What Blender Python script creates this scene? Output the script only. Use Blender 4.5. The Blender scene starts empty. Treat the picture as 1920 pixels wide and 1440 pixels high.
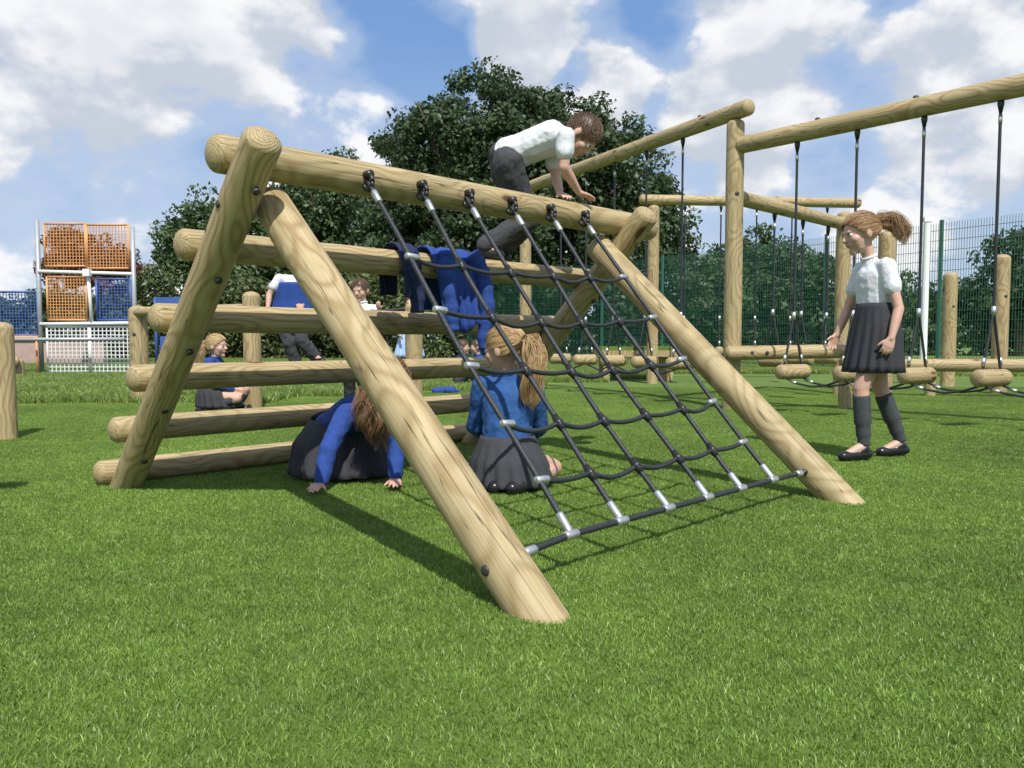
import bpy, math, random
import numpy as np
from mathutils import Vector, Matrix
random.seed(7); RNG=np.random.default_rng(7)
V=Vector
scene=bpy.context.scene
coll=scene.collection

# ------------------------------------------------------------------ node helpers
def setin(nt,n,k,v):
    s=n.inputs[k]
    if isinstance(v,bpy.types.NodeSocket): nt.links.new(v,s)
    else:
        try: s.default_value=v
        except Exception:
            s.default_value=(*v,1.0)
def node(nt,typ,ins=None,**props):
    n=nt.nodes.new(typ)
    for k,v in props.items(): setattr(n,k,v)
    if ins:
        for k,v in ins.items(): setin(nt,n,k,v)
    return n
def M(nt,op,a,b=None,c=None,clamp=False):
    n=node(nt,'ShaderNodeMath',operation=op,use_clamp=clamp)
    setin(nt,n,0,a)
    if b is not None: setin(nt,n,1,b)
    if c is not None: setin(nt,n,2,c)
    return n.outputs[0]
def VM(nt,op,a,b=None):
    n=node(nt,'ShaderNodeVectorMath',operation=op)
    setin(nt,n,0,a)
    if b is not None: setin(nt,n,1,b)
    return n.outputs['Value'] if op in('DOT_PRODUCT','LENGTH','DISTANCE') else n.outputs[0]
def MR(nt,v,a,b,c,d,smooth=False):
    n=node(nt,'ShaderNodeMapRange',{'Value':v,'From Min':a,'From Max':b,'To Min':c,'To Max':d})
    if smooth: n.interpolation_type='SMOOTHSTEP'
    return n.outputs[0]
def MIX(nt,f,a,b,bt='MIX'):
    n=nt.nodes.new('ShaderNodeMix'); n.data_type='RGBA'; n.blend_type=bt
    def s(i,v):
        if isinstance(v,bpy.types.NodeSocket): nt.links.new(v,n.inputs[i])
        else: n.inputs[i].default_value=v if not isinstance(v,tuple) or len(v)==4 else (*v,1)
    s(0,f); s(6,a); s(7,b)
    return n.outputs[2]
def NOISE(nt,vec,scale,detail=3,rough=.5,dist=0):
    n=node(nt,'ShaderNodeTexNoise',{'Vector':vec,'Scale':scale,'Detail':detail,'Roughness':rough,'Distortion':dist})
    return n.outputs['Fac']
def newmat(name):
    m=bpy.data.materials.new(name); m.use_nodes=True
    nt=m.node_tree
    return m,nt,nt.nodes['Principled BSDF']
def plain(name,col,rough=.6,metal=0,var=.12,scale=30,bump=0,bscale=200):
    m,nt,b=newmat(name)
    tc=node(nt,'ShaderNodeTexCoord').outputs['Object']
    n=NOISE(nt,tc,scale,4,.6)
    f=MR(nt,n,.25,.75,1-var,1+var)
    c=VM(nt,'MULTIPLY',(col[0],col[1],col[2]),node(nt,'ShaderNodeCombineXYZ',{0:f,1:f,2:f}).outputs[0])
    nt.links.new(c,b.inputs['Base Color'])
    b.inputs['Roughness'].default_value=rough; b.inputs['Metallic'].default_value=metal
    if bump:
        n2=NOISE(nt,tc,bscale,3,.6)
        bp=node(nt,'ShaderNodeBump',{'Strength':bump,'Distance':.004,'Height':n2})
        nt.links.new(bp.outputs[0],b.inputs['Normal'])
    return m

# ------------------------------------------------------------------ materials
def wood_mat():
    m,nt,b=newmat('treated_pine')
    tc=node(nt,'ShaderNodeTexCoord').outputs['Object']
    rnd=node(nt,'ShaderNodeObjectInfo').outputs['Random']
    off=node(nt,'ShaderNodeCombineXYZ',{0:0.0,1:0.0,2:M(nt,'MULTIPLY',rnd,53.0)}).outputs[0]
    vec=VM(nt,'ADD',tc,off)
    kv=VM(nt,'MULTIPLY',vec,(7,7,2.6))
    vo=node(nt,'ShaderNodeTexVoronoi',{'Vector':kv,'Scale':1.0})
    d=vo.outputs['Distance']
    sep=node(nt,'ShaderNodeSeparateColor',{0:vo.outputs['Color']})
    gate=M(nt,'GREATER_THAN',sep.outputs[0],.42)
    near=M(nt,'MULTIPLY',MR(nt,d,0,.38,1,0,True),gate)
    knot=M(nt,'MULTIPLY',MR(nt,d,.07,.15,1,0,True),gate)
    lo=VM(nt,'MULTIPLY',vec,(1.2,1.2,1.5))
    n1=NOISE(nt,lo,1.0,2,.5)
    n2=NOISE(nt,VM(nt,'ADD',lo,(9,3,5)),1.0,2,.5)
    s=node(nt,'ShaderNodeSeparateXYZ',{0:vec})
    x=M(nt,'ADD',s.outputs[0],M(nt,'MULTIPLY',M(nt,'SUBTRACT',n1,.42),.13))
    y=M(nt,'ADD',s.outputs[1],M(nt,'MULTIPLY',M(nt,'SUBTRACT',n2,.42),.13))
    L=M(nt,'SQRT',M(nt,'ADD',M(nt,'MULTIPLY',x,x),M(nt,'MULTIPLY',y,y)))
    fib=NOISE(nt,VM(nt,'MULTIPLY',vec,(90,90,2.5)),1.0,4,.6)
    wav=NOISE(nt,VM(nt,'MULTIPLY',vec,(12,12,5)),1.0,3,.5)
    L=M(nt,'ADD',L,M(nt,'MULTIPLY',wav,.006))
    L=M(nt,'ADD',L,M(nt,'MULTIPLY',near,.022))
    ring=M(nt,'MULTIPLY_ADD',M(nt,'SINE',M(nt,'MULTIPLY',L,2*math.pi/.0085)),.5,.5)
    ring=M(nt,'POWER',ring,2.2)
    c=MIX(nt,ring,(.50,.392,.215,1),(.32,.22,.095,1))
    big=NOISE(nt,VM(nt,'MULTIPLY',vec,(5,5,1.3)),1.0,3,.6)
    c=MIX(nt,MR(nt,big,.35,.7,0,.55),c,(.345,.285,.135,1))
    c=MIX(nt,MR(nt,fib,.35,.7,0,.45),c,(.23,.165,.08,1))
    c=MIX(nt,M(nt,'MULTIPLY',near,.5),c,(.28,.17,.07,1))
    c=MIX(nt,knot,c,(.085,.04,.018,1))
    crk=NOISE(nt,VM(nt,'MULTIPLY',vec,(34,34,.9)),1.0,2,.4)
    crack=M(nt,'MULTIPLY',MR(nt,M(nt,'ABSOLUTE',M(nt,'SUBTRACT',crk,.52)),.0,.009,1,0),MR(nt,big,.40,.50,0,1))
    c=MIX(nt,M(nt,'MULTIPLY',crack,.85),c,(.05,.032,.016,1))
    nt.links.new(c,b.inputs['Base Color'])
    b.inputs['Roughness'].default_value=.6
    h=M(nt,'ADD',M(nt,'MULTIPLY',ring,.35),M(nt,'ADD',fib,M(nt,'MULTIPLY',crack,-2.0)))
    bp=node(nt,'ShaderNodeBump',{'Strength':.55,'Distance':.003,'Height':h})
    nt.links.new(bp.outputs[0],b.inputs['Normal'])
    return m
WOOD=wood_mat()
ROPE=plain('black_rope',(.022,.025,.030),.38,0,.35,120,.4,600)
METAL=plain('zinc_ferrule',(.55,.56,.57),.36,.8,.15,60)
BLKP=plain('black_plastic',(.015,.015,.016),.38,0,.1,40)
BOLT=plain('bolt_cap',(.035,.033,.03),.5,0,.2,60)
SKIN=plain('skin',(.56,.34,.255),.5,0,.07,14,.1,300)
WHITE=plain('white_cotton',(.66,.68,.72),.85,0,.04,20,.5,90)
GREY=plain('grey_school_cloth',(.045,.048,.055),.9,0,.15,60,.6,160)
DGREY=plain('dark_pleated_cloth',(.032,.033,.040),.85,0,.15,60,.6,160)
SOCK=plain('grey_sock',(.05,.057,.062),.9,0,.3,70,.7,250)
WSOCK=plain('white_sock',(.7,.7,.7),.9,0,.05,70,.5,250)
SHOE=plain('black_leather',(.014,.014,.016),.28,0,.2,30,.2,100)
BLUE1=plain('royal_blue_jumper',(.018,.058,.26),.9,0,.14,40,.9,70)
BLUE2=plain('blue_jumper',(.022,.088,.27),.9,0,.14,40,.9,70)
NAVY=plain('navy_cloth',(.012,.02,.07),.9,0,.2,50,.7,100)
LBLUE=plain('gingham_dress',(.35,.5,.75),.85,0,.25,70)
def hair_mat(name,a,b_):
    m,nt,b=newmat(name)
    v=node(nt,'ShaderNodeAttribute',attribute_name='v').outputs['Fac']
    c=MIX(nt,v,(*a,1),(*b_,1)); nt.links.new(c,b.inputs['Base Color'])
    b.inputs['Roughness'].default_value=.45
    return m
BLOND=hair_mat('blonde_hair',(.26,.155,.065),(.62,.44,.22))
BLOND2=hair_mat('light_blonde_hair',(.38,.25,.11),(.70,.54,.30))
BROWN=hair_mat('brown_hair',(.05,.028,.015),(.17,.095,.05))
AUBURN=hair_mat('light_brown_hair',(.17,.095,.048),(.50,.31,.16))
DBROWN=hair_mat('wavy_brown_hair',(.09,.048,.024),(.32,.18,.085))
EYEW=plain('eye_white',(.75,.75,.73),.2,0,.02)
EYED=plain('eye_iris',(.03,.035,.04),.15,0,.02)
LIP=plain('lips',(.50,.19,.16),.5,0,.05)

def leaf_mat(name,dark,light,trans=.25):
    m,nt,b=newmat(name)
    v=node(nt,'ShaderNodeAttribute',attribute_name='v').outputs['Fac']
    c=MIX(nt,v,(*dark,1),(*light,1))
    nt.links.new(c,b.inputs['Base Color']); b.inputs['Roughness'].default_value=.5
    tr=node(nt,'ShaderNodeBsdfTranslucent',{'Color':c})
    mx=node(nt,'ShaderNodeMixShader',{0:trans}); 
    nt.links.new(b.outputs[0],mx.inputs[1]); nt.links.new(tr.outputs[0],mx.inputs[2])
    nt.links.new(mx.outputs[0],nt.nodes['Material Output'].inputs[0])
    return m
LEAF=leaf_mat('leaf_dark',(.032,.056,.022),(.085,.135,.048),.3)
LEAF2=leaf_mat('leaf_olive',(.06,.085,.028),(.15,.19,.065))
LEAF3=leaf_mat('leaf_mid',(.04,.07,.025),(.10,.165,.055),.3)
COPPER=leaf_mat('leaf_copper',(.09,.035,.02),(.26,.11,.06))
BARK=plain('bark',(.10,.075,.05),.9,0,.3,5,.6,20)

def blade_mat(name,dark,light,pat,big_s=.9):
    m,nt,b=newmat(name)
    v=node(nt,'ShaderNodeAttribute',attribute_name='v').outputs['Fac']
    pos=node(nt,'ShaderNodeNewGeometry').outputs['Position']
    p2=VM(nt,'MULTIPLY',pos,(1,1,0))
    big=NOISE(nt,p2,big_s,4,.6)
    fine=NOISE(nt,p2,9,3,.6)
    c=MIX(nt,v,(*dark,1),(*light,1))
    f=M(nt,'ADD',MR(nt,big,.3,.7,1-pat,1+pat),MR(nt,fine,.3,.7,-.2,.2))
    c=VM(nt,'MULTIPLY',c,node(nt,'ShaderNodeCombineXYZ',{0:f,1:f,2:f}).outputs[0])
    nt.links.new(c,b.inputs['Base Color']); b.inputs['Roughness'].default_value=.42
    tr=node(nt,'ShaderNodeBsdfTranslucent',{'Color':c})
    mx=node(nt,'ShaderNodeMixShader',{0:.25})
    nt.links.new(b.outputs[0],mx.inputs[1]); nt.links.new(tr.outputs[0],mx.inputs[2])
    nt.links.new(mx.outputs[0],nt.nodes['Material Output'].inputs[0])
    return m
TURFB=blade_mat('turf_blade',(.100,.190,.018),(.31,.44,.095),.26,.8)  # broad colour noise also paints in soft shadow patches, besides turf mottling
MEADB=blade_mat('meadow_blade',(.12,.20,.03),(.30,.39,.10),.2)
def ground_mat(name,a,b_,sc1,sc2,bump):
    m,nt,b=newmat(name)
    pos=node(nt,'ShaderNodeNewGeometry').outputs['Position']
    n1=NOISE(nt,pos,sc1,5,.6); n2=NOISE(nt,pos,sc2,4,.7)
    f=M(nt,'ADD',M(nt,'MULTIPLY',n1,.5),M(nt,'MULTIPLY',n2,.5))
    c=MIX(nt,MR(nt,f,.35,.65,0,1),(*a,1),(*b_,1))
    nt.links.new(c,b.inputs['Base Color']); b.inputs['Roughness'].default_value=.9
    bp=node(nt,'ShaderNodeBump',{'Strength':.9,'Distance':bump,'Height':n2}); nt.links.new(bp.outputs[0],b.inputs['Normal'])
    return m
FIELD=ground_mat('field_grass',(.12,.19,.03),(.20,.28,.055),.35,14,.05)
TURFG=ground_mat('turf_base',(.07,.125,.015),(.13,.21,.03),1.2,90,.01)

# ------------------------------------------------------------------ mesh helpers
def mesh_obj(name,verts,faces,mat,parent=None,smooth=True,attr=None):
    me=bpy.data.meshes.new(name)
    if isinstance(verts,np.ndarray): verts=verts.tolist()
    me.from_pydata(verts,[],faces)
    if mat: me.materials.append(mat)
    if smooth: me.polygons.foreach_set('use_smooth',[True]*len(me.polygons))
    if attr is not None:
        a=me.attributes.new('v','FLOAT','FACE'); a.data.foreach_set('value',np.asarray(attr,dtype=np.float32))
    me.update()
    o=bpy.data.objects.new(name,me); coll.objects.link(o)
    if parent: attach(o,parent)
    return o
def attach(o,parent):
    o.parent=parent; o.matrix_parent_inverse=Matrix.Translation(parent.location).inverted()
def group(name,loc=(0,0,0)):
    e=bpy.data.objects.new(name,None); e.location=loc; e.empty_display_size=.2
    coll.objects.link(e); return e
class MB:
    def __init__(s): s.v=[];s.f=[];s.a=[]
    def add(s,v,f,a=None):
        o=len(s.v); s.v.extend([tuple(p) for p in v]); s.f.extend([tuple(i+o for i in q) for q in f])
        if a is not None: s.a.extend([a]*len(f))
    def build(s,name,mat,parent=None,smooth=True):
        return mesh_obj(name,s.v,s.f,mat,parent,smooth,s.a if s.a and len(s.a)==len(s.f) else None)
def perp(d):
    a=V((0,0,1)) if abs(d.z)<.9 else V((1,0,0))
    x=d.cross(a).normalized(); return x,d.cross(x).normalized()
def resample(pts,step):
    out=[V(pts[0])]
    for a,b in zip(pts[:-1],pts[1:]):
        a=V(a);b=V(b);n=max(1,int((b-a).length/step))
        for i in range(1,n+1): out.append(a.lerp(b,i/n))
    return out
def smoothpts(pts,n=6):
    P=[V(p) for p in pts]; P=[2*P[0]-P[1]]+P+[2*P[-1]-P[-2]]; out=[]
    for i in range(1,len(P)-2):
        for k in range(n):
            t=k/n; a,b,c,d=P[i-1],P[i],P[i+1],P[i+2]
            out.append(.5*((2*b)+(c-a)*t+(2*a-5*b+4*c-d)*t*t+(3*b-a-3*c+d)*t**3))
    out.append(P[-2]); return out
def tube(pts,r,n=8,lobes=0,pitch=.05,cap=True):
    pts=[V(p) for p in pts]; m=len(pts)
    rr=r if isinstance(r,(list,tuple)) else [r]*m
    v=[];f=[];L=0
    d=(pts[1]-pts[0]).normalized(); x,_=perp(d)
    for i,p in enumerate(pts):
        if i>0: L+=(p-pts[i-1]).length
        d=(pts[min(i+1,m-1)]-pts[max(i-1,0)])
        d=d.normalized() if d.length>1e-9 else V((0,0,1))
        x=(x-d*x.dot(d)).normalized(); y=d.cross(x)
        for k in range(n):
            t=2*math.pi*k/n; q=rr[i]
            if lobes: q*= (1+.22*abs(math.cos(lobes*.5*(t-2*math.pi*L/pitch)))-.14)
            v.append(p+(x*math.cos(t)+y*math.sin(t))*q)
    for i in range(m-1):
        for k in range(n):
            k2=(k+1)%n; f.append((i*n+k,i*n+k2,(i+1)*n+k2,(i+1)*n+k))
    if cap: f.append(tuple(range(n))[::-1]); f.append(tuple((m-1)*n+k for k in range(n)))
    return v,f
def rope(mb,pts,r=.0085): 
    v,f=tube(resample(pts,.008),r,12,3,.055); mb.add(v,f)
def capsule(p0,r0,p1,r1,side=None,k=1,n=14,h=4):
    p0=V(p0);p1=V(p1);d=p1-p0
    d=d.normalized() if d.length>1e-6 else V((0,0,1))
    x,y=perp(d); v=[];f=[];rings=[]
    for i in range(h+1):
        a=-math.pi/2+ (math.pi/2)*i/h; rings.append((p0+d*(r0*math.sin(a)),max(r0*math.cos(a),1e-5)))
    for i in range(h+1):
        a=(math.pi/2)*i/h; rings.append((p1+d*(r1*math.sin(a)),max(r1*math.cos(a),1e-5)))
    for c,r in rings:
        for j in range(n):
            t=2*math.pi*j/n; o=(x*math.cos(t)+y*math.sin(t))*r
            if side is not None: o=o+side*(o.dot(side)*(k-1))
            v.append(c+o)
    for i in range(len(rings)-1):
        for j in range(n):
            j2=(j+1)%n; f.append((i*n+j,i*n+j2,(i+1)*n+j2,(i+1)*n+j))
    f.append(tuple(range(n))[::-1]); f.append(tuple((len(rings)-1)*n+j for j in range(n)))
    return v,f
def ellipsoid(c,X,Y,Z,n=18,h=12):
    c=V(c);v=[];f=[]
    for i in range(h+1):
        a=math.pi*i/h
        for j in range(n):
            t=2*math.pi*j/n; s=max(math.sin(a),1e-3)
            v.append(c+X*(s*math.cos(t))+Y*(s*math.sin(t))+Z*math.cos(a))
    for i in range(h):
        for j in range(n):
            j2=(j+1)%n; f.append((i*n+j,(i+1)*n+j,(i+1)*n+j2,i*n+j2))
    f.append(tuple(range(n))); f.append(tuple(h*n+j for j in range(n))[::-1])
    return v,f
def ball(mb,c,r,n=12,h=8): mb.add(*ellipsoid(c,V((r,0,0)),V((0,r,0)),V((0,0,r)),n,h))
def blob(name,parts,mat,parent,voxel=.006,it=6,fac=.5):
    mb=MB()
    for p in parts:
        if p[0]=='e': mb.add(*ellipsoid(*p[1:]))
        else: mb.add(*capsule(*p))
    o=mb.build(name,mat,parent)
    r=o.modifiers.new('r','REMESH'); r.mode='VOXEL'; r.voxel_size=voxel; r.use_smooth_shade=True
    if it:
        s=o.modifiers.new('s','SMOOTH'); s.factor=fac; s.iterations=it
    return o
def box(mb,c,s,rot=0):
    cx,cy,cz=c; sx,sy,sz=[q/2 for q in s]; ca,sa=math.cos(rot),math.sin(rot); v=[]
    for dz in(-sz,sz):
        for dx,dy in((-sx,-sy),(sx,-sy),(sx,sy),(-sx,sy)):
            v.append((cx+dx*ca-dy*sa,cy+dx*sa+dy*ca,cz+dz))
    mb.add(v,[(3,2,1,0),(4,5,6,7),(0,1,5,4),(1,2,6,5),(2,3,7,6),(3,0,4,7)])
def log(name,p0,p1,r,parent,dome0=True,dome1=True,n=28,taper=1.0):
    p0=V(p0);p1=V(p1);d=p1-p0;L=d.length
    prof=[]
    dl=r*.62
    if dome0:
        for i in range(6):
            a=math.pi/2*i/6; prof.append((dl*(1-math.cos(a)),r*max(math.sin(a),.02)))
    else: prof.append((0,.001)); prof.append((0.0005,r))
    m=max(4,int(L/.06))
    z0=dl if dome0 else .001; z1=L-dl if dome1 else L-.001
    for i in range(m+1): prof.append((z0+(z1-z0)*i/m,r))
    if dome1:
        for i in range(5,-1,-1):
            a=math.pi/2*i/6; prof.append((L-dl*(1-math.cos(a)),r*max(math.sin(a),.02)))
    else: prof.append((L,r)); prof.append((L,.001))
    ph=random.random()*10; v=[];f=[]
    for z,rr in prof:
        t=z/L; q=rr*(1+(taper-1)*t)
        for k in range(n):
            a=2*math.pi*k/n
            w=1+.012*math.sin(3*z+ph+a)+.008*math.sin(2*a+ph*2+z*5)
            v.append((q*w*math.cos(a),q*w*math.sin(a),z))
    for i in range(len(prof)-1):
        for k in range(n):
            k2=(k+1)%n; f.append((i*n+k,i*n+k2,(i+1)*n+k2,(i+1)*n+k))
    f.append(tuple(range(n))[::-1]); f.append(tuple((len(prof)-1)*n+k for k in range(n)))
    o=mesh_obj(name,v,f,WOOD,None)
    q=d.to_track_quat('Z','Y'); o.rotation_mode='QUATERNION'; o.rotation_quaternion=q; o.location=p0
    if parent: attach(o,parent)
    return o
def bolt(mb,c,d,r=.013,h=.006):
    c=V(c);d=V(d).normalized(); v,f=tube([c-d*.01,c+d*h*.6,c+d*h],[r,r,r*.7],14); mb.add(v,f)

# ------------------------------------------------------------------ camera / light / world
H=.66
cam_d=bpy.data.cameras.new('Camera'); cam=bpy.data.objects.new('Camera',cam_d); coll.objects.link(cam)
cam_d.sensor_width=36; cam_d.lens=27.19; cam_d.clip_end=1000; cam_d.clip_start=.05
cam.location=(0,0,H); cam.rotation_euler=(math.radians(90-3.24),0,0); scene.camera=cam
sd=bpy.data.lights.new('sun','SUN'); sd.energy=5.0; sd.angle=math.radians(.5); sd.color=(1,.96,.89)
so=bpy.data.objects.new('sun',sd); coll.objects.link(so); so.location=(3,-8,12)
so.rotation_mode='QUATERNION'; so.rotation_quaternion=V((-.18,.72,-1)).to_track_quat('-Z','Y')
scene.view_settings.view_transform='Standard'; scene.view_settings.look='None'; scene.view_settings.exposure=0
w=bpy.data.worlds.new('World'); scene.world=w; w.use_nodes=True; nt=w.node_tree
bg=nt.nodes['Background']; bg.inputs['Strength'].default_value=.096
sky=nt.nodes.new('ShaderNodeTexSky'); sky.sky_type='NISHITA'; sky.sun_disc=False
sky.sun_elevation=math.radians(53.4); sky.sun_rotation=math.radians(166); sky.air_density=1.0; sky.dust_density=.4; sky.ozone_density=2.0
gen=node(nt,'ShaderNodeTexCoord').outputs['Generated']
sv=VM(nt,'MULTIPLY',gen,(1,1,1.5))
n1=NOISE(nt,sv,5.0,12,.54,0)
n1u=NOISE(nt,VM(nt,'ADD',sv,(.0,-.012,.05)),5.0,8,.5,0)
n0=NOISE(nt,VM(nt,'ADD',sv,(3.1,1.7,.4)),2.1,3,.5)
bw=node(nt,'ShaderNodeTexVoronoi',{'Vector':VM(nt,'ADD',sv,VM(nt,'MULTIPLY',node(nt,'ShaderNodeTexNoise',{'Vector':sv,'Scale':7.0,'Detail':4.0}).outputs['Color'],(.09,.09,.09))),'Scale':16.0},feature='SMOOTH_F1').outputs['Distance']
lobes=[(-27,16,21,.17),(-24,9,13,.08),(-14,17.5,6,.14),(0.4,20.6,4.0,.40),(7.6,18.0,3.4,.18),(16.5,15.5,7,.16),(27,14,11,.12),(13.5,11,7,.11),(27,9.5,7,.12),(33,20,8,.06),(-36,22,14,.08),(20,23,6,.12),(-19,21,5,.08),
       (-7,22.5,7,-.30),(-4.5,15.5,3.5,-.14),(8.5,23.5,5.5,-.26),(4.2,18.8,2.2,-.16),(-20,12.5,4,-.14),(22,11.8,3.5,-.18),(-33,5,6,-.04),(12.5,20,2.5,-.10),(27,23,5,-.16),(22,18,2.5,-.08),(11,14.5,3,-.06)]
bias=None
for az,el,rad,amp in lobes:
    az,el=math.radians(az),math.radians(el)
    dv=(math.sin(az)*math.cos(el),math.cos(az)*math.cos(el),math.sin(el))
    q=MR(nt,VM(nt,'DOT_PRODUCT',gen,dv),math.cos(math.radians(rad)),1,0,amp,True)
    bias=q if bias is None else M(nt,'ADD',bias,q)
den=M(nt,'ADD',M(nt,'ADD',M(nt,'MULTIPLY_ADD',n1,1.6,-.31),M(nt,'MULTIPLY',M(nt,'SUBTRACT',n0,.5),.5)),bias)
den=M(nt,'ADD',den,M(nt,'MULTIPLY',M(nt,'SUBTRACT',.4,bw),.18))
mask=MR(nt,den,.48,.60,0,1,True)
haze=MR(nt,den,.25,.50,0,.35,True)
lit=MR(nt,M(nt,'ADD',M(nt,'SUBTRACT',n1,n1u),M(nt,'MULTIPLY',M(nt,'SUBTRACT',.42,bw),.12)),-.08,.07,0,1,True)
thick=MR(nt,den,.68,1.0,0,1,True)
cc=MIX(nt,lit,(6.1,6.6,7.5,1),(10.2,10.2,10.3,1))
cc=MIX(nt,M(nt,'MULTIPLY',thick,.5),cc,(6.5,6.9,7.7,1))
skyc=MIX(nt,.7,sky.outputs[0],(2.0,4.1,8.3,1))
zz=node(nt,'ShaderNodeSeparateXYZ',{0:gen}).outputs[2]
skyc=MIX(nt,MR(nt,zz,.02,.36,.65,.05),skyc,(6.2,7.4,8.8,1))
skyc=MIX(nt,haze,skyc,(7.6,8.3,9.3,1))
col=MIX(nt,M(nt,'MULTIPLY',mask,.96),skyc,cc)
nt.links.new(col,bg.inputs['Color'])

# ------------------------------------------------------------------ ground
def sheet(name,pts,z,mat):
    return mesh_obj(name,[(x,y,z) for x,y in pts],[tuple(range(len(pts)))],mat,None,False)
sheet('ground',[(-300,-100),(300,-100),(300,500),(-300,500)],0,FIELD)
turf_out=[(-9,-3),(12,-3),(14,11),(7.5,14.5),(3.5,15.5),(1.0,12.0),(-1.2,9.3),(-3.2,8.4),(-9,7.0)]
sheet('artificial_turf',turf_out,.004,TURFG)

def blades_tile(name,size,n,h0,h1,wd,mat,lean):
    x=RNG.uniform(-size/2,size/2,n); y=RNG.uniform(-size/2,size/2,n)
    a=RNG.uniform(0,2*np.pi,n); h=RNG.uniform(h0,h1,n); ww=wd*RNG.uniform(.7,1.3,n)/2
    la=RNG.uniform(0,2*np.pi,n); ld=RNG.uniform(0,lean,n)*h
    dx,dy=np.cos(a)*ww,np.sin(a)*ww; lx,ly=np.cos(la)*ld,np.sin(la)*ld
    z0=np.zeros(n)
    P=np.stack([np.stack([x-dx,y-dy,z0],1),np.stack([x+dx,y+dy,z0],1),
        np.stack([x+dx*.85+lx*.4,y+dy*.85+ly*.4,h*.6],1),np.stack([x-dx*.85+lx*.4,y-dy*.85+ly*.4,h*.6],1),
        np.stack([x+lx*1.2,y+ly*1.2,h],1)],1).reshape(-1,3)
    me=bpy.data.meshes.new(name); me.vertices.add(5*n); me.vertices.foreach_set('co',P.ravel().astype(np.float32))
    b=(np.arange(n)*5)[:,None]
    idx=np.concatenate([b+np.array([[0,1,2,3]]),b+np.array([[3,2,4]])],1).ravel()
    me.loops.add(7*n); me.loops.foreach_set('vertex_index',idx.astype(np.int32))
    me.polygons.add(2*n); st=np.stack([np.arange(n)*7,np.arange(n)*7+4],1).ravel()
    me.polygons.foreach_set('loop_start',st.astype(np.int32))
    at=me.attributes.new('v','FLOAT','FACE'); rv=np.clip(RNG.normal(.42,.33,n),0,1)
    at.data.foreach_set('value',np.repeat(rv,2).astype(np.float32))
    me.materials.append(mat); me.update(calc_edges=True); me.validate()
    o=bpy.data.objects.new(name,me); coll.objects.link(o); return o
def inside(px,py,poly):
    c=False;j=len(poly)-1
    for i in range(len(poly)):
        xi,yi=poly[i];xj,yj=poly[j]
        if (yi>py)!=(yj>py) and px<(xj-xi)*(py-yi)/(yj-yi)+xi: c=not c
        j=i
    return c
def instancer(name,cells,tile,z):
    v=[];f=[];s=.05
    for cx,cy in cells:
        c=[(cx-s,cy-s,z),(cx+s,cy-s,z),(cx+s,cy+s,z),(cx-s,cy+s,z)]; k=random.randrange(4); c=c[k:]+c[:k]
        f.append(tuple(len(v)+i for i in range(4))); v.extend(c)
    o=mesh_obj(name,v,f,None,None,False)
    o.instance_type='FACES'; o.use_instance_faces_scale=False; o.show_instancer_for_render=False; o.show_instancer_for_viewport=False
    tile.parent=o; return o
t1=blades_tile('turf_blades',.5,14500,.005,.013,.0018,TURFB,1.0)
cells=[(x*.5,y*.5) for x in range(-16,21) for y in range(0,22) if inside(x*.5,y*.5,turf_out)]
instancer('turf_grass',cells,t1,.004)
t2=blades_tile('meadow_blades',1.0,5200,.03,.10,.008,MEADB,.9)
cells=[(x+.0,y+.5) for x in range(-16,16) for y in range(7,26) if not inside(x,y+.5,turf_out) and abs(x)<.8*(y+2)]
instancer('meadow_grass',cells,t2,.0)

# ------------------------------------------------------------------ A-frame climber
def AF(a,P,z): return V((.058+.70711*(a-P),1.838+.70711*(a+P),z))
R=.064
cf=group('climbing_frame',AF(.9,1.2,0))
log('top_log',AF(-.24,1.24,1.27),AF(2.25,1.24,1.27),R,cf)
rails=[(1.53,1.0),(1.79,.745),(2.05,.505),(2.285,.275),(2.50,.062)]
for i,(p,z) in enumerate(rails):
    log('rail_%d'%(i+1),AF(-.235,p,z),AF(2.12,p,z),.056,cf)
def ext(a,p0,z0,p1,z1,t): return AF(a,p0+(p1-p0)*t,z0+(z1-z0)*t)
for i,a in enumerate((0,1.83)):
    log('net_leg_%d'%(i+1),ext(a,0,0,1.27,1.13,-.09),ext(a,0,0,1.27,1.13,1.03),.066,cf,False,True)
for i,a in enumerate((-.135,1.95)):
    log('rail_leg_%d'%(i+1),ext(a,2.40,0,1.07,1.29,-.06),ext(a,2.40,0,1.07,1.29,1.02),.064,cf,False,True)
mb=MB()
inn=(AF(0,-.69,-.72)-AF(0,0,0)).normalized()
for a in(-.135,1.95):
    for p,z in [(1.24,1.27)]+rails[:4]:
        c=AF(a,p,z)+inn*(.064+.056+.064-.002); bolt(mb,c,inn)
dd=V((-.7071,-.7071,0))
c=ext(0,0,0,1.27,1.13,.085)+dd*.066; bolt(mb,c,dd,.014)
c=ext(-.135,2.4,0,1.07,1.29,.86)+dd*.064; bolt(mb,c,dd,.013)
c=ext(-.135,2.4,0,1.07,1.29,.80)+dd*.058+AF(0,.02,0)-AF(0,0,0); bolt(mb,c,dd,.012)
mb.build('bolts',BOLT,cf)
rp=MB();fe=MB();bk=MB()
TOPP,TOPZ,BP,BZ=1.175,1.255,.14,.115
def netp(i,t,x=0): 
    a0=.33+.25*i; a1=.29+.242*i
    a=a0+(a1-a0)*t+.006*math.sin(9*t+i*2.1)
    sag=-.05*math.sin(math.pi*t)*math.sin(math.pi*(i+.6)/6.2)
    return AF(a,TOPP+(BP-TOPP)*t,TOPZ+(BZ-TOPZ)*t+sag)
rows=[.257,.42,.58,.735,.875]
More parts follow.
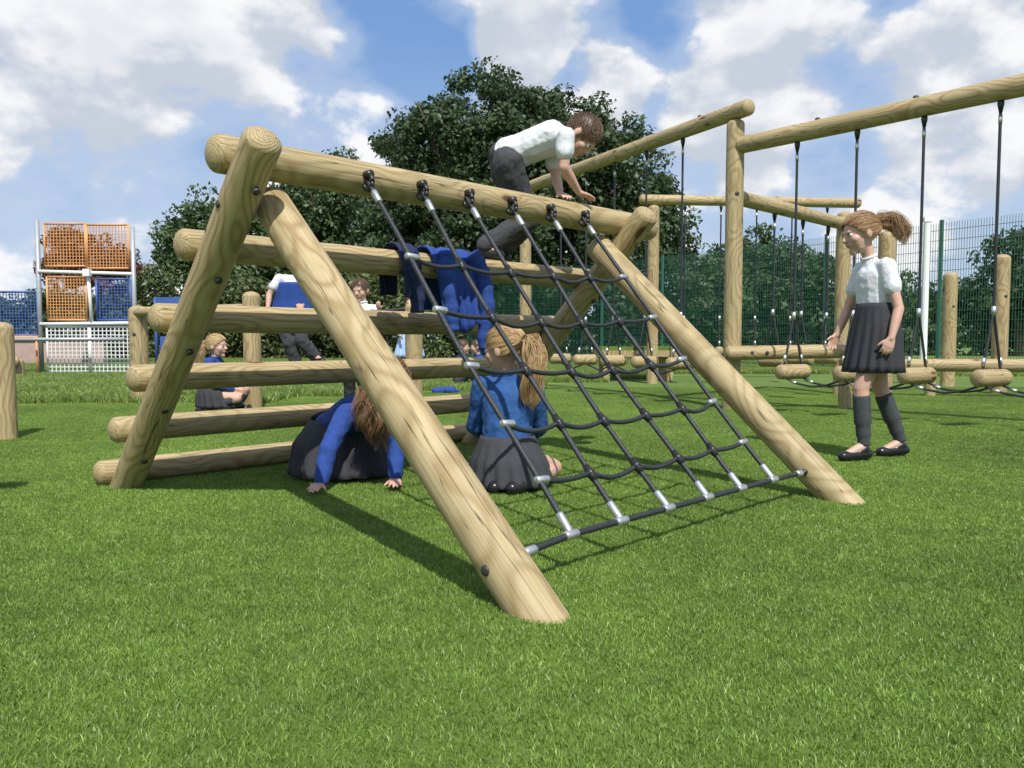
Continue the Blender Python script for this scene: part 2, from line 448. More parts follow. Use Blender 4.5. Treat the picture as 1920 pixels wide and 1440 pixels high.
for i in range(6):
    pts=[netp(i,t/24) for t in range(0,25)]
    rope(rp,pts,.0088)
    e=AF(.33+.25*i,1.18,1.27)
    bk.add(*tube([e+V((.0,.0,.0)),e+(AF(0,-.035,0)-AF(0,0,0))],.016,12))
    cen=netp(i,.012)+V((0,0,.0)); ring=[cen+(AF(0,-1,0)-AF(0,0,0))*(math.cos(t)*.026)+V((0,0,1))*(math.sin(t)*.028) for t in [k*math.pi/8 for k in range(17)]]
    bk.add(*tube(ring,.009,8))
    fe.add(*tube([netp(i,.042),netp(i,.046),netp(i,.075),netp(i,.079)],[.010,.0125,.0125,.010],12))
    b=netp(i,1); 
    fe.add(*tube([netp(i,.952),netp(i,.956),netp(i,.99),b],[.010,.0125,.0125,.011],12))
    dv=(AF(1,0,0)-AF(0,0,0))
    fe.add(*tube([b-dv*.027,b-dv*.024,b+dv*.024,b+dv*.027],[.011,.0135,.0135,.011],12))
for t in rows:
    key=[netp(i,t) for i in range(6)]
    pts=[]
    for i in range(5):
        for k in range(8):
            u=k/8; p=key[i].lerp(key[i+1],u)+V((0,0,-(.010+.005*((i*3+int(t*10))%4))*math.sin(math.pi*u))); pts.append(p)
    pts.append(key[-1]); rope(rp,pts,.0082)
    for i in range(1,5): 
        ball(bk,key[i],.017); bk.add(*tube([netp(i,t-.02),netp(i,t),netp(i,t+.02)],[.011,.016,.011],10))
    dv=(key[1]-key[0]).normalized()
    fe.add(*tube([key[0]-dv*.016,key[0]-dv*.014,key[0]+dv*.032,key[0]+dv*.037],[.010,.0125,.0125,.010],12))
    dv=(key[4]-key[5]).normalized()
    fe.add(*tube([key[5]-dv*.016,key[5]-dv*.014,key[5]+dv*.032,key[5]+dv*.037],[.010,.0125,.0125,.010],12))
b0=AF(.055,.13,.10); b1=AF(1.775,.13,.115)
key=[b0]+[netp(i,1) for i in range(6)]+[b1]; rope(rp,key,.0095)
for p,q in((b0,key[1]),(b1,key[-2])):
    dv=(q-p).normalized(); fe.add(*tube([p+dv*.04,p+dv*.045,p+dv*.08,p+dv*.085],[.011,.014,.014,.011],12))
    bk.add(*tube([p-dv*.02,p+dv*.03],.013,10))
rp.build('scramble_net_rope',ROPE,cf); fe.build('net_ferrules',METAL,cf,True); bk.build('net_connectors',BLKP,cf)

# ------------------------------------------------------------------ rope trail (right)
tr=group('rope_step_trail',(2.09,7.35,0))
PA=V((2.09,7.35,0))
log('tall_post',(2.09,7.35,-.1),(2.09,7.35,2.72),.082,tr,False,True)
Adir=V((.19-2.09,11.0-7.35,0)).normalized(); zA=2.79
log('beam_a',PA-Adir*.2+V((0,0,zA)),V((.19,11,zA))+Adir*.15,.076,tr)
log('post_a',(.19,11,-.1),(.19,11,2.70),.08,tr,False,True)
Bdir=V((.664,-.748,0)); B0=PA+V((0,0,2.47))
log('beam_b',B0+Bdir*.06,B0+Bdir*4.2,.078,tr,False,True)
log('post_b',tuple(PA+Bdir*4.2+V((0,0,-.1))),tuple(PA+Bdir*4.2+V((0,0,2.42))),.08,tr,False,True)
log('beam_c',(2.13,7.45,2.02),(4.02,9.4,2.05),.072,tr,False,True)
log('post_c',(3.98,9.36,-.1),(3.98,9.36,2.2),.085,tr,False,True)
log('post_d',(2.12,11.7,-.1),(2.12,11.7,2.68),.085,tr,False,True)
log('beam_d',(1.9,11.7,2.76),(5.35,12.0,2.76),.075,tr)
log('post_e',(4.62,9.6,-.1),(4.62,9.6,2.0),.10,tr,False,True)
rp=MB();fe=MB();bk=MB()
def step(top,zs,ld,L=.34,idx=[0]):
    idx[0]+=1
    top=V(top); ld=V(ld).normalized()
    kn=V((top.x,top.y,zs+.50))
    rope(rp,[top+V((0,0,-.08)),kn],.011)
    bk.add(*tube([top+V((0,0,0)),top+V((0,0,-.03)),top+V((0,0,-.09))],[.02,.024,.012],10))
    fe.add(*tube([top+V((0,0,-.11)),top+V((0,0,-.17))],.014,10))
    fe.add(*tube([kn+V((0,0,.03)),kn+V((0,0,-.04))],.017,10))
    for s in(-1,1):
        e=V((top.x,top.y,zs+.06))+ld*(s*L*.28)
        rope(rp,[kn,e],.010); fe.add(*tube([e+V((0,0,.09))-ld*s*.008,e+V((0,0,.03))],.014,8)); 
    c=V((top.x,top.y,zs))
    log('swing_step_%d'%idx[0],c-ld*L/2,c+ld*L/2,.066,tr)
    return c
ld=V((.90,.42,0)); prev=None
for k in(.62,1.147,1.668,2.19,2.72,3.25):
    c=step(PA+Bdir*k+V((0,0,2.40)),.38,ld,.36)
    if prev is not None:
        for s in(-.1,.1):
            a=prev+ld*s+V((0,0,-.05)); b=c+ld*s+V((0,0,-.05)); rope(rp,[a,a.lerp(b,.25)+V((0,0,-.05)),a.lerp(b,.5)+V((0,0,-.07)),a.lerp(b,.75)+V((0,0,-.05)),b],.009)
            fe.add(*tube([a.lerp(b,.12)+V((0,0,-.03)),a.lerp(b,.22)+V((0,0,-.045))],.013,8))
    prev=c
ld2=V((.9,.45,0)); prev=None
for k in(.75,1.35,1.95,2.55,3.15):
    c=step(PA+Adir*k+V((0,0,zA-.07)),.42,ld2)
    if prev is not None: rope(rp,[prev+V((0,0,-.05)),prev.lerp(c,.5)+V((0,0,-.12)),c+V((0,0,-.05))],.009)
    prev=c
for k in range(5):
    x=2.6+k*.55; step((x,11.74+k*.04,2.69),.5,(0.2,1,0),.3)
for k in range(3):
    t=.3+.25*k; step((2.13+1.9*t,7.45+1.95*t,1.97),.45,(1,-.9,0),.3)
rp.build('hanging_ropes',ROPE,tr); fe.build('rope_ferrules',METAL,tr); bk.build('rope_hangers',BLKP,tr)
bb=MB()
for z in(2.47,2.02,.54): bolt(bb,(2.09,7.35-.08,z),(0,-1,0),.02)
for k in(.8,1.6,2.4,3.2): bolt(bb,B0+Bdir*k+V((0,0,.075)),(0,0,1),.022,.02)
for k in(.5,1.3,2.1,2.9,3.6): bolt(bb,PA+Adir*k+V((0,0,zA+.073)),(0,0,1),.022,.02)
bb.build('trail_bolts',BOLT,tr)
lb=group('balance_beam',(2.6,7.4,0))
log('beam',(1.98,7.35-.15,.54),(3.35,7.3,.56),.066,lb)
log('support_1',(3.2,7.42,-.1),(3.2,7.42,.5),.06,lb,False,True)
bb=MB()
for x in(2.08,2.22,2.36): bolt(bb,(x,7.2-.066+.02,.545),(0,-1,0),.016)
bb.build('beam_bolts',BOLT,lb)
lb2=group('balance_beam',(5,9,0))
log('beam',(4.4,9.1,.37),(6.9,8.6,.37),.075,lb2)
for i,x in enumerate((4.9,6.5)): log('support_%d'%(i+1),(x,9.05,-.1),(x,9.05,.36),.06,lb2,False,True)
lb3=group('balance_beam',(-2.7,3.0,0))
log('beam',(-2.08,3.03,.6),(-3.9,2.8,.6),.070,lb3)
for i,x in enumerate((-2.55,-3.6)): log('support_%d'%(i+1),(x,3.03+(x+2.2)*.13,-.1),(x,3.03+(x+2.2)*.13,.56),.055,lb3,False,True)
def post(x,y,h,r):
    g=group('wooden_post',(x,y,0)); log('post_log',(x,y,-.1),(x,y,h),r,g,False,True)
    bb=MB(); bolt(bb,(x,y-r,h*.7),(0,-1,0),.018); bb.build('cap',BOLT,g)
post(6.2,11,1.62,.095); post(5.95,9.45,1.70,.088); post(-3.36,5.1,.78,.072); post(-2.46,7.33,1.12,.082); post(-4.0,8.3,1.03,.095)
post(-8.5,13.3,.35,.1)
g=group('log_seat',(-9,12.5,0)); log('seat_log',(-9.6,12.3,.3),(-8.4,13.2,.3),.09,g); log('leg_log',(-9.0,12.7,-.1),(-9.0,12.7,.25),.09,g,False,True)
g=group('balance_rope_walk',(-3,7.6,0))
rp=MB(); rope(rp,[(-2.46,7.33,.42),(-1.7,7.2,.36),(-.9,7.1,.42)],.012); rope(rp,[(-2.46,7.33,.95),(-1.7,7.2,.9),(-.9,7.1,.95)],.012)
rp.build('walk_ropes',ROPE,g); log('end_post',(-.9,7.1,-.1),(-.9,7.1,1.0),.08,g,False,True)
log('handrail_log',(-2.46,7.4,.96),(-4.0,8.25,.96),.05,g)
g=group('play_table',(2.0,12.6,0)); mb=MB()
for a in(-.5,.5):
    for b in(-.3,.3): box(mb,(2.0+a,12.6+b,.2),(.1,.1,.4))
box(mb,(2.0,12.6,.45),(1.25,.85,.1)); mb.build('frame',WOOD,g,False)
mb=MB(); box(mb,(2.0,12.6,.53),(1.2,.8,.055)); mb.build('turf_top',TURFG,g,False)

# ------------------------------------------------------------------ mesh fence
GREEN=plain('green_powdercoat',(.026,.12,.078),.5,0,.1,8)
fn=group('mesh_fence',(5.8,19.6,0))
def fence(a,b,h,mat,grp,nm,sp=.05,hs=.2,wd=.007,base=.05,posts=2.5):
    a=V(a);b=V(b);L=(b-a).length;d=(b-a)/L; n=V((-d.y,d.x,0)); mb=MB()
    def wire(p,q,t):
        x=(d if abs((q-p).normalized().z)>.5 else V((0,0,1)))*t/2; y=n*t/2
        mb.add([p-x-y,p+x-y,p+x+y,p-x+y,q-x-y,q+x-y,q+x+y,q-x+y],[(0,1,5,4),(1,2,6,5),(2,3,7,6),(3,0,4,7)])
    k=int(L/sp)
    for i in range(k+1):
        p=a+d*(L*i/k); wire(p+V((0,0,base)),p+V((0,0,h)),wd)
    z=base
    while z<=h-.02:
        wire(a+V((0,0,z))+n*.008,b+V((0,0,z))+n*.008,wd*1.3); z+=hs
    m=int(L/posts)
    for i in range(m+1):
        p=a+d*(L*i/m)+n*.05; wire(p,p+V((0,0,h+.05)),.06)
    mb.build(nm,mat,grp,False)
fence((11.5,11.43,0),(2.8,23.9,0),3.0,GREEN,fn,'panel_run_1')
fence((2.8,23.9,0),(-1.5,27,0),3.0,GREEN,fn,'panel_run_2')
WP=plain('white_paint',(.78,.79,.8),.5,0,.05,4)
g=group('white_post',(7.6,14.3,0)); mb=MB(); mb.add(*tube([(7.6,14.3,0),(7.6,14.3,2.8)],.06,12)); box(mb,(7.6,14.3,2.86),(.16,.12,.08)); box(mb,(7.6,14.3,.03),(.2,.2,.06)); mb.build('column',WP,g,False)  # plain thin white post in front of the fence, no lamp
GRY=plain('galvanised_steel',(.38,.40,.42),.45,.3,.1,6)
# ------------------------------------------------------------------ sports goal (left)
ORG=plain('orange_powdercoat',(.66,.31,.12),.5,0,.08,4); BLU=plain('blue_powdercoat',(.05,.11,.34),.5,0,.08,4)
sg=group('sports_goal',(-8,14.3,0)); YG=14.3; K=YG/1450
def gx(px): return (px-960)*K
def gz(py): return .66+(638-py)*K
def tubes(name,segs,r,mat):
    mb=MB()
    for p,q in segs: mb.add(*tube([p,q],r,8))
    mb.build(name,mat,sg)
tubes('uprights',[((gx(78),YG,0),(gx(78),YG,gz(415))),((gx(255),YG,0),(gx(255),YG,gz(428)))],.042,GRY)
def panel(nm,x0,x1,y0,y1,mat,sp=.055,fr=.020,wd=.011):
    X0,X1,Z1,Z0=gx(x0),gx(x1),gz(y0),gz(y1)
    tubes(nm+'_frame',[((X0,YG,Z0),(X1,YG,Z0)),((X0,YG,Z1),(X1,YG,Z1)),((X0,YG,Z0),(X0,YG,Z1)),((X1,YG,Z0),(X1,YG,Z1))],fr,mat)
    mb=MB()
    n=max(2,int((X1-X0)/sp))
    for i in range(1,n): x=X0+(X1-X0)*i/n; box(mb,(x,YG,(Z0+Z1)/2),(wd,wd,Z1-Z0))
    n=max(2,int((Z1-Z0)/sp))
    for i in range(1,n): z=Z0+(Z1-Z0)*i/n; box(mb,((X0+X1)/2,YG+.01,z),(X1-X0,wd,wd))
    mb.build(nm+'_mesh',mat,sg,False)
panel('upper_orange_a',91,167,422,500,ORG); panel('upper_orange_b',170,247,424,504,ORG)
panel('lower_orange',93,166,520,600,ORG); panel('lower_blue',185,248,524,600,BLU)
panel('side_blue',-30,74,548,628,BLU); panel('goal_white_a',90,168,613,703,WP,.07,.018,.014); panel('goal_white_b',171,248,613,703,WP,.07,.018,.014)
tubes('white_bars',[((gx(80),YG-.03,gz(510)),(gx(253),YG-.03,gz(515))),((gx(172),YG-.03,gz(510)),(gx(176),YG-.03,gz(606))),((gx(80),YG-.03,gz(608)),(gx(253),YG-.03,gz(606)))],.032,WP)
tubes('side_orange_bar',[((gx(-30),YG,gz(632)),(gx(80),YG,gz(632)))],.03,ORG)
tubes('rebound_rail',[((gx(-60),YG-.3,gz(637)),(gx(250),YG-.3,gz(636)))],.035,GRY)
tubes('side_orange_post',[((gx(76),YG-.1,0),(gx(76),YG-.1,gz(632)))],.02,ORG)
mb=MB(); box(mb,(gx(173),YG-.08,gz(513)),(.12,.1,.13)); mb.build('hoop_bracket',WP,sg,False)
mb=MB(); box(mb,(gx(298),YG+.6,gz(580)),(.62,.05,.5)); box(mb,(gx(320),YG+.3,gz(662)),(.62,.05,.62)); mb.build('blue_boards',BLU,sg,False)
tubes('board_posts',[((gx(266),YG+.6,0),(gx(266),YG+.6,gz(555))),((gx(332),YG+.6,0),(gx(332),YG+.6,gz(555)))],.03,BLU)
PINK=plain('pale_brick',(.42,.30,.26),.85,0,.2,3,.4,20)
g=group('boundary_wall',(-14,20,0)); mb=MB(); box(mb,(-15,20,.32),(9,.22,.64)); box(mb,(-15,20,.67),(9.1,.30,.06)); mb.build('brickwork',PINK,g,False)
SOIL=ground_mat('bare_soil',(.16,.10,.07),(.26,.18,.13),1,20,.05)
sheet('soil_path',[(-12,12.6),(-7.2,12.8),(-6.6,13.6),(-12,13.6)],.004,SOIL)

# ------------------------------------------------------------------ trees
def leaves(name,clumps,per,size,mat,parent):
    C=np.array([c[0] for c in clumps]);Rr=np.array([c[1] for c in clumps]);n=len(C)*per
    ci=np.repeat(np.arange(len(C)),per)
    d=RNG.normal(size=(n,3)); d/=np.linalg.norm(d,axis=1)[:,None]
    rad=Rr[ci]*RNG.uniform(.25,1,n)**.6
    p=C[ci]+d*rad[:,None]*np.array([1,1,.8])
    nrm=d*.7+RNG.normal(size=(n,3))*.6+np.array([0,0,.35]); nrm/=np.linalg.norm(nrm,axis=1)[:,None]
    t=np.cross(nrm,RNG.normal(size=(n,3))); t/=np.linalg.norm(t,axis=1)[:,None]; b=np.cross(nrm,t)
    s=(size*RNG.uniform(.5,1.25,n))[:,None]
    P=np.stack([p-t*s*.6,p-b*s*.32,p+t*s*.6,p+b*s*.32],1).reshape(-1,3)
    me=bpy.data.meshes.new(name); me.vertices.add(4*n); me.vertices.foreach_set('co',P.ravel().astype(np.float32))
    me.loops.add(4*n); me.loops.foreach_set('vertex_index',np.arange(4*n,dtype=np.int32))
    me.polygons.add(n); me.polygons.foreach_set('loop_start',(np.arange(n)*4).astype(np.int32))
    cv=RNG.uniform(0,.6,len(C)); v=np.clip(cv[ci]+RNG.uniform(0,.4,n),0,1)
    at=me.attributes.new('v','FLOAT','FACE'); at.data.foreach_set('value',v.astype(np.float32))
    me.materials.append(mat); me.update(calc_edges=True)
    o=bpy.data.objects.new(name,me); coll.objects.link(o); attach(o,parent); return o
def tree(name,base,lobes,nc,per,size,mat,tr_r=.35,cr=(.45,1.0),fill=.35):
    g=group(name,base); B=V(base); mb=MB()
    tot=sum(l[3]*l[5] for l in lobes); cl=[]
    zc=sum(l[2] for l in lobes)/len(lobes)
    fork=V((B.x,B.y,max(.8,zc*.35)))
    tp=resample([B-V((0,0,.2)),B+V((.05,0,.4)),fork],.4)
    mb.add(*tube(tp,[tr_r*1.3]+[tr_r]*(len(tp)-1),12))
    for x,y,z,rx,ry,rz in lobes:
        c=V((x,y,z)); mid=fork.lerp(c,.5)+V((random.uniform(-.3,.3),0,random.uniform(-.2,.4)))
        pts=smoothpts([fork,mid,c+V((0,0,rz*.5))],6); mb.add(*tube(pts,[tr_r*.6*(1-.85*i/len(pts)) for i in range(len(pts))],8))
        for q in range(7):
            th=random.uniform(0,6.28); e=c+V((math.cos(th)*rx*.8,math.sin(th)*ry*.8,random.uniform(-.3,.8)*rz))
            pts=smoothpts([mid,mid.lerp(e,.5)+V((0,0,.2)),e],4); mb.add(*tube(pts,[tr_r*.25*(1-.85*i/len(pts)) for i in range(len(pts))],6))
        k=int(nc*rx*rz/tot)
        for q in range(k):
            d=V((random.gauss(0,1),random.gauss(0,1),random.gauss(0,1))).normalized()
            rr=random.uniform(.82,1.0)*(1+.12*math.sin(5*d.x+3*d.z+x)) if random.random()>fill else random.uniform(.2,.8)
            p=(x+d.x*rx*rr,y+d.y*ry*rr,max(.3,z+d.z*rz*rr)); cl.append((p,random.uniform(*cr)))
    mb.build('trunk_and_limbs',BARK,g); leaves('crown',cl,per,size,mat,g)
tree('oak_tree',(0,30,0),[(-1.2,30,7.4,3.3,3.4,3.1),(-3.1,30,6.9,2.1,3,2.6),(1.3,30,7.5,2.9,3,2.7),(3.5,30,6.3,2.4,3,2.7),(5.2,30,4.3,1.7,2.6,2.6),(-.5,28.8,4,5.0,3,2.8),(3.9,29,2.5,2.9,2.4,2.3),(-4.3,30,3.8,1.9,2.4,2.7),(.5,29,6.5,3.2,2.5,2.8)],1500,115,.19,LEAF,.5,(.38,.75),.3)
tree('broadleaf_tree',(-9.5,34,0),[(-12.6,34,5.0,2.1,2,2.1),(-9.4,34,5.3,2.3,2,2.4),(-7.2,34,6.0,2.0,2,2.6),(-14.3,34,4.6,1.2,1.5,1.3),(-9.5,33,2.8,4,2,2)],560,105,.20,LEAF3,.35,(.35,.8))
tree('broadleaf_tree',(10.2,33,0),[(10.4,33,2.9,2.3,2,2.2),(8.6,32,2.4,1.6,2,1.7),(12.6,33,2.5,1.7,2,1.9)],330,100,.2,LEAF3,.25,(.35,.8))
tree('broadleaf_tree',(21,32,0),[(20.8,32,3.0,1.6,2,2.0),(22.6,32,3.4,2.0,2,2.4)],160,90,.22,LEAF,.25,(.35,.8))
tree('copper_beech_tree',(-11,20,0),[(-11.2,20,2.75,.75,1,.75),(-10.3,20,2.5,.5,.8,.6)],90,110,.10,COPPER,.12,(.15,.3))
def hedge(name,a,b,h,wd,n,per,size,mat,cr=(.4,.8)):
    g=group(name,((a[0]+b[0])/2,(a[1]+b[1])/2,0)); cl=[]
    for i in range(n):
        t=random.random(); x=a[0]+(b[0]-a[0])*t; y=a[1]+(b[1]-a[1])*t
        hh=h*(1+.22*math.sin(t*19+a[0])+.12*math.sin(t*47))
        z=hh*(1-random.random()**1.6*.95)-.3
        cl.append(((x+random.uniform(-wd,wd),y+random.uniform(-wd,wd),max(.2,z)),random.uniform(*cr)))
    st=MB()
    for i in range(12):
        t=(i+.5)/12; x=a[0]+(b[0]-a[0])*t; y=a[1]+(b[1]-a[1])*t; st.add(*tube([(x,y,0),(x+.1,y,h*.4),(x-.1,y,h*.8)],[.08,.06,.03],6))
    st.build('stems',BARK,g); leaves('foliage',cl,per,size,mat,g)
hedge('hedge',(-14,26),(-3,26),2.5,.7,300,110,.15,LEAF2,(.35,.7))
hedge('hedge',(5,34),(30,34),2.9,1.0,330,110,.22,LEAF3)
hedge('hedge',(-34,38),(-12,36),2.6,1,240,100,.24,LEAF3)
hedge('distant_trees',(-90,70),(90,70),4.2,3,520,90,.6,LEAF3,(1,2))
hedge('hedge',(-3,27.5),(6,29),2.0,.7,160,100,.17,LEAF,(.35,.7))

# ------------------------------------------------------------------ people
def strands(name,lines,r,mat,parent,n=4):
    mb=MB()
    for pts in lines:
        m=len(pts); v,f=tube(pts,[r*(1-.75*(i/(m-1))**2) for i in range(m)],n,cap=False)
        mb.add(v,f,random.random())
    return mb.build(name,mat,parent)
def hand(wr,d,nrm,sgn,curl=.35,k=.82):
    wr=V(wr);d=V(d).normalized();nrm=V(nrm);nrm=(nrm-d*nrm.dot(d)).normalized();s=d.cross(nrm)
    P=[]
    for j in range(4):
        o=(j-1.5); root=wr+d*(.058-.004*abs(o))*k+s*o*.0165*k
        P.append((wr+s*o*.010*k+d*.006,.012*k,root,.0098*k))
        L=[.046,.054,.050,.038][j if sgn>0 else 3-j]*k; p=root; an=curl*.4
        dr=(d+s*o*.09).normalized()
        for q,fr in enumerate((.44,.32,.24)):
            dd_=(dr*math.cos(an)+nrm*math.sin(an)); e=p+dd_*L*fr*1.15
            P.append((p,(.0080-.0008*q)*k,e,(.0075-.0009*q)*k)); p=e; an+=curl
    td=(d*.62-s*sgn*.78+nrm*.25).normalized(); a=wr+d*.016*k-s*sgn*.014*k; b=a+td*.034*k; c=b+(td+d*.7).normalized()*.03*k
    P.append((a,.011*k,b,.0092*k)); P.append((b,.0088*k,c,.0068*k))
    return P
def head_parts(c,f,u,k=1.0):
    c=V(c); f=V(f).normalized(); u=V(u); u=(u-f*u.dot(f)).normalized(); r=f.cross(u)
    P=[]
    P.append(('e',c+u*.022*k-f*.008*k,r*.070*k,f*.089*k,u*.083*k))
    P.append(('e',c-u*.020*k+f*.022*k,r*.056*k,f*.062*k,u*.078*k))
    P.append((c-u*.060*k+f*.040*k,.034*k,c-u*.083*k+f*.058*k,.021*k))
    P.append((c-u*.035*k+f*.03*k,.05*k,c-u*.055*k+f*.025*k,.045*k,r,1.08))
    P.append((c+f*.078*k+u*.004*k,.0075*k,c+f*.097*k-u*.022*k,.0098*k))
    P.append((c+f*.086*k-u*.024*k-r*.007*k,.0065*k,c+f*.086*k-u*.024*k+r*.007*k,.0065*k))
    for s in(-1,1):
        P.append((c+f*.052*k+r*s*.034*k-u*.022*k,.026*k,c+f*.05*k+r*s*.03*k-u*.04*k,.022*k))
        P.append(('e',c-f*.004*k+r*s*.071*k-u*.006*k,r*.010*k,f*.018*k,u*.028*k))
    P.append((c+f*.074*k-u*.047*k-r*.016*k,.0095*k,c+f*.074*k-u*.047*k+r*.016*k,.0095*k))
    P.append((c+f*.074*k+u*.018*k-r*.03*k,.0105*k,c+f*.074*k+u*.018*k+r*.03*k,.0105*k))
    return P,f,u,r
def face_bits(c,f,u,r,k,parent,hairmat):
    c=V(c); w=MB();d=MB();l=MB()
    for s in(-1,1):
        e=c+f*.0725*k+r*s*.030*k+u*.003*k
        w.add(*ellipsoid(e,r*.0125*k,f*.011*k,u*.0085*k,12,8)); d.add(*ellipsoid(e+f*.0058*k,r*.0062*k,f*.0062*k,u*.0064*k,10,6))
        d.add(*tube([e+r*s*.013*k+u*.004*k+f*.006*k,e+u*.0095*k+f*.010*k,e-r*s*.013*k+u*.004*k+f*.007*k],.0014*k,5))
    l.add(*tube([c+f*.073*k-u*.047*k-r*.021*k,c+f*.083*k-u*.048*k-r*.008*k,c+f*.084*k-u*.050*k,c+f*.083*k-u*.048*k+r*.008*k,c+f*.073*k-u*.047*k+r*.021*k],[.002*k,.0042*k,.0046*k,.0042*k,.002*k],8))
    w.build('eyes',EYEW,parent); d.build('irises',EYED,parent); l.build('mouth',LIP,parent)
    br=[]
    for s in(-1,1):
        for q in range(14):
            t=q/13; p=c+f*(.079-.008*t)*k+r*s*(.014+.032*t)*k+u*(.021+.004*math.sin(t*3.1))*k; br.append([p,p+r*s*.006*k+u*.003*k])
    strands('eyebrows',br,.0013*k,hairmat,parent)
def hair_cap(c,f,u,r,k,mat,parent,style,tie=None,tail=None,n=420,tr=.03,loose=.012,wave=.0035):
    c=V(c); lines=[]
    cc=c+u*.022*k-f*.008*k
    def surf(d,m=1.0): return cc+(r*(d.dot(r)*.072)+f*(d.dot(f)*.092)+u*(d.dot(u)*.086))*k*m
    v=[];fc=[];nn_,hh=28,20
    for i in range(hh+1):
        a=math.pi*.70*i/hh
        for j in range(nn_):
            t=2*math.pi*j/nn_; cf_=math.cos(t)
            lim=math.pi*(.70 - .36*max(0,cf_)**1.0) 
            aa=min(a,lim)
            d=u*math.cos(aa)+(f*cf_+r*math.sin(t))*math.sin(aa)
            v.append(surf(d,1.03))
    for i in range(hh):
        for j in range(nn_): j2=(j+1)%nn_; fc.append((i*nn_+j,i*nn_+j2,(i+1)*nn_+j2,(i+1)*nn_+j))
    mesh_obj('scalp_hair',v,fc,mat,parent,True,[.25]*len(fc))
    def rd():
        t=random.uniform(0,2*math.pi); cf_=math.cos(t); lim=math.pi*(.70-.34*max(0,cf_))
        return t,lim
    if style=='short':
        for q in range(n*3):
            t,lim=rd(); a=lim*math.sqrt(random.random())
            d=(u*math.cos(a)+(f*math.cos(t)+r*math.sin(t))*math.sin(a)).normalized()
            fl=(f*.7-u*.5*math.sin(a)+r*.3+V((random.gauss(0,.25),random.gauss(0,.25),random.gauss(0,.25))))
            fl=(fl-d*fl.dot(d)).normalized()
            p=surf(d,1.02); lines.append([p,p+(d*.004+fl*.008)*k,p+(d*.004+fl*.015)*k,p+(d*.001+fl*.021)*k])
    else:
        T=(V(tie)-cc); T=(r*(T.dot(r)/.072)+f*(T.dot(f)/.092)+u*(T.dot(u)/.086)).normalized()
        for q in range(n*2):
            t,lim=rd(); a=lim*random.uniform(.86,1.0) if random.random()<.65 else lim*random.random()
            d=(u*math.cos(a)+(f*math.cos(t)+r*math.sin(t))*math.sin(a)).normalized()
            pts=[];b=random.uniform(1.03,1.09)
            for m in range(9):
                s=m/8; dd_=d.lerp(T,s)
                if dd_.length<.05: dd_=T
                dd_.normalize(); pts.append(surf(dd_,b+loose*math.sin(s*math.pi)*2)+V((random.gauss(0,1),random.gauss(0,1),random.gauss(0,1)))*.0006)
            lines.append(pts)
        g=smoothpts(tail,6)
        m=len(g)
        locks=[]
        for q in range(26):
            o=V((random.gauss(0,1),random.gauss(0,1),random.gauss(0,1)))
            if o.length>1.6: o=o.normalized()*1.6
            locks.append((o,random.uniform(0,6.3),random.uniform(.75,1.0)))
        for q in range(int(n*1.7)):
            lo_,ph,LL=random.choice(locks)
            o=lo_+V((random.gauss(0,1),random.gauss(0,1),random.gauss(0,1)))*.28
            L=LL*random.uniform(.85,1.0); pts=[]
            for i,p in enumerate(g[:max(4,int(m*L))]):
                s=i/(m-1); wdt=tr*(.28+1.1*math.sin(math.pi*min(1,s*.85+.08)))*.55
                pts.append(p+o*wdt+V((math.sin(ph+s*16),math.cos(ph*1.3+s*14),.5*math.sin(ph*2+s*12)))*wave*min(1,s*2.5))
            lines.append(pts)
        if style=='pony':
            mb=MB(); ring=[]
            tp=V(tail[0]); td=(V(tail[1])-tp).normalized(); x,y=perp(td)
            for i in range(17): ring.append(tp+td*.008+(x*math.cos(i*math.pi/8)+y*math.sin(i*math.pi/8))*.016*k)
            mb.add(*tube(ring,.005,8)); mb.build('hair_tie',NAVY,parent)
    strands('hair',lines,.0013*k if style!='short' else .0012,mat,parent)
def loft(name,rings,mat,parent,n=72,pleat=0,cnt=18,sub=6):
    v=[];f=[];RR=[]
    for (c0,a0,b0),(c1,a1,b1) in zip(rings[:-1],rings[1:]):
        for i in range(sub): t=i/sub; RR.append((V(c0).lerp(V(c1),t),V(a0).lerp(V(a1),t),V(b0).lerp(V(b1),t)))
    RR.append(tuple(V(q) for q in rings[-1])); m=len(RR)
    for i,(c,a,b) in enumerate(RR):
        for j in range(n):
            t=2*math.pi*j/n; q=1+pleat*(i/(m-1))*math.sin(cnt*t+.6*math.sin(3*t))
            v.append(c+(a*math.cos(t)+b*math.sin(t))*q)
    for i in range(m-1):
        for j in range(n): j2=(j+1)%n; f.append((i*n+j,i*n+j2,(i+1)*n+j2,(i+1)*n+j))
    o=mesh_obj(name,v,f,mat,parent); s=o.modifiers.new('t','SOLIDIFY'); s.thickness=.004; return o
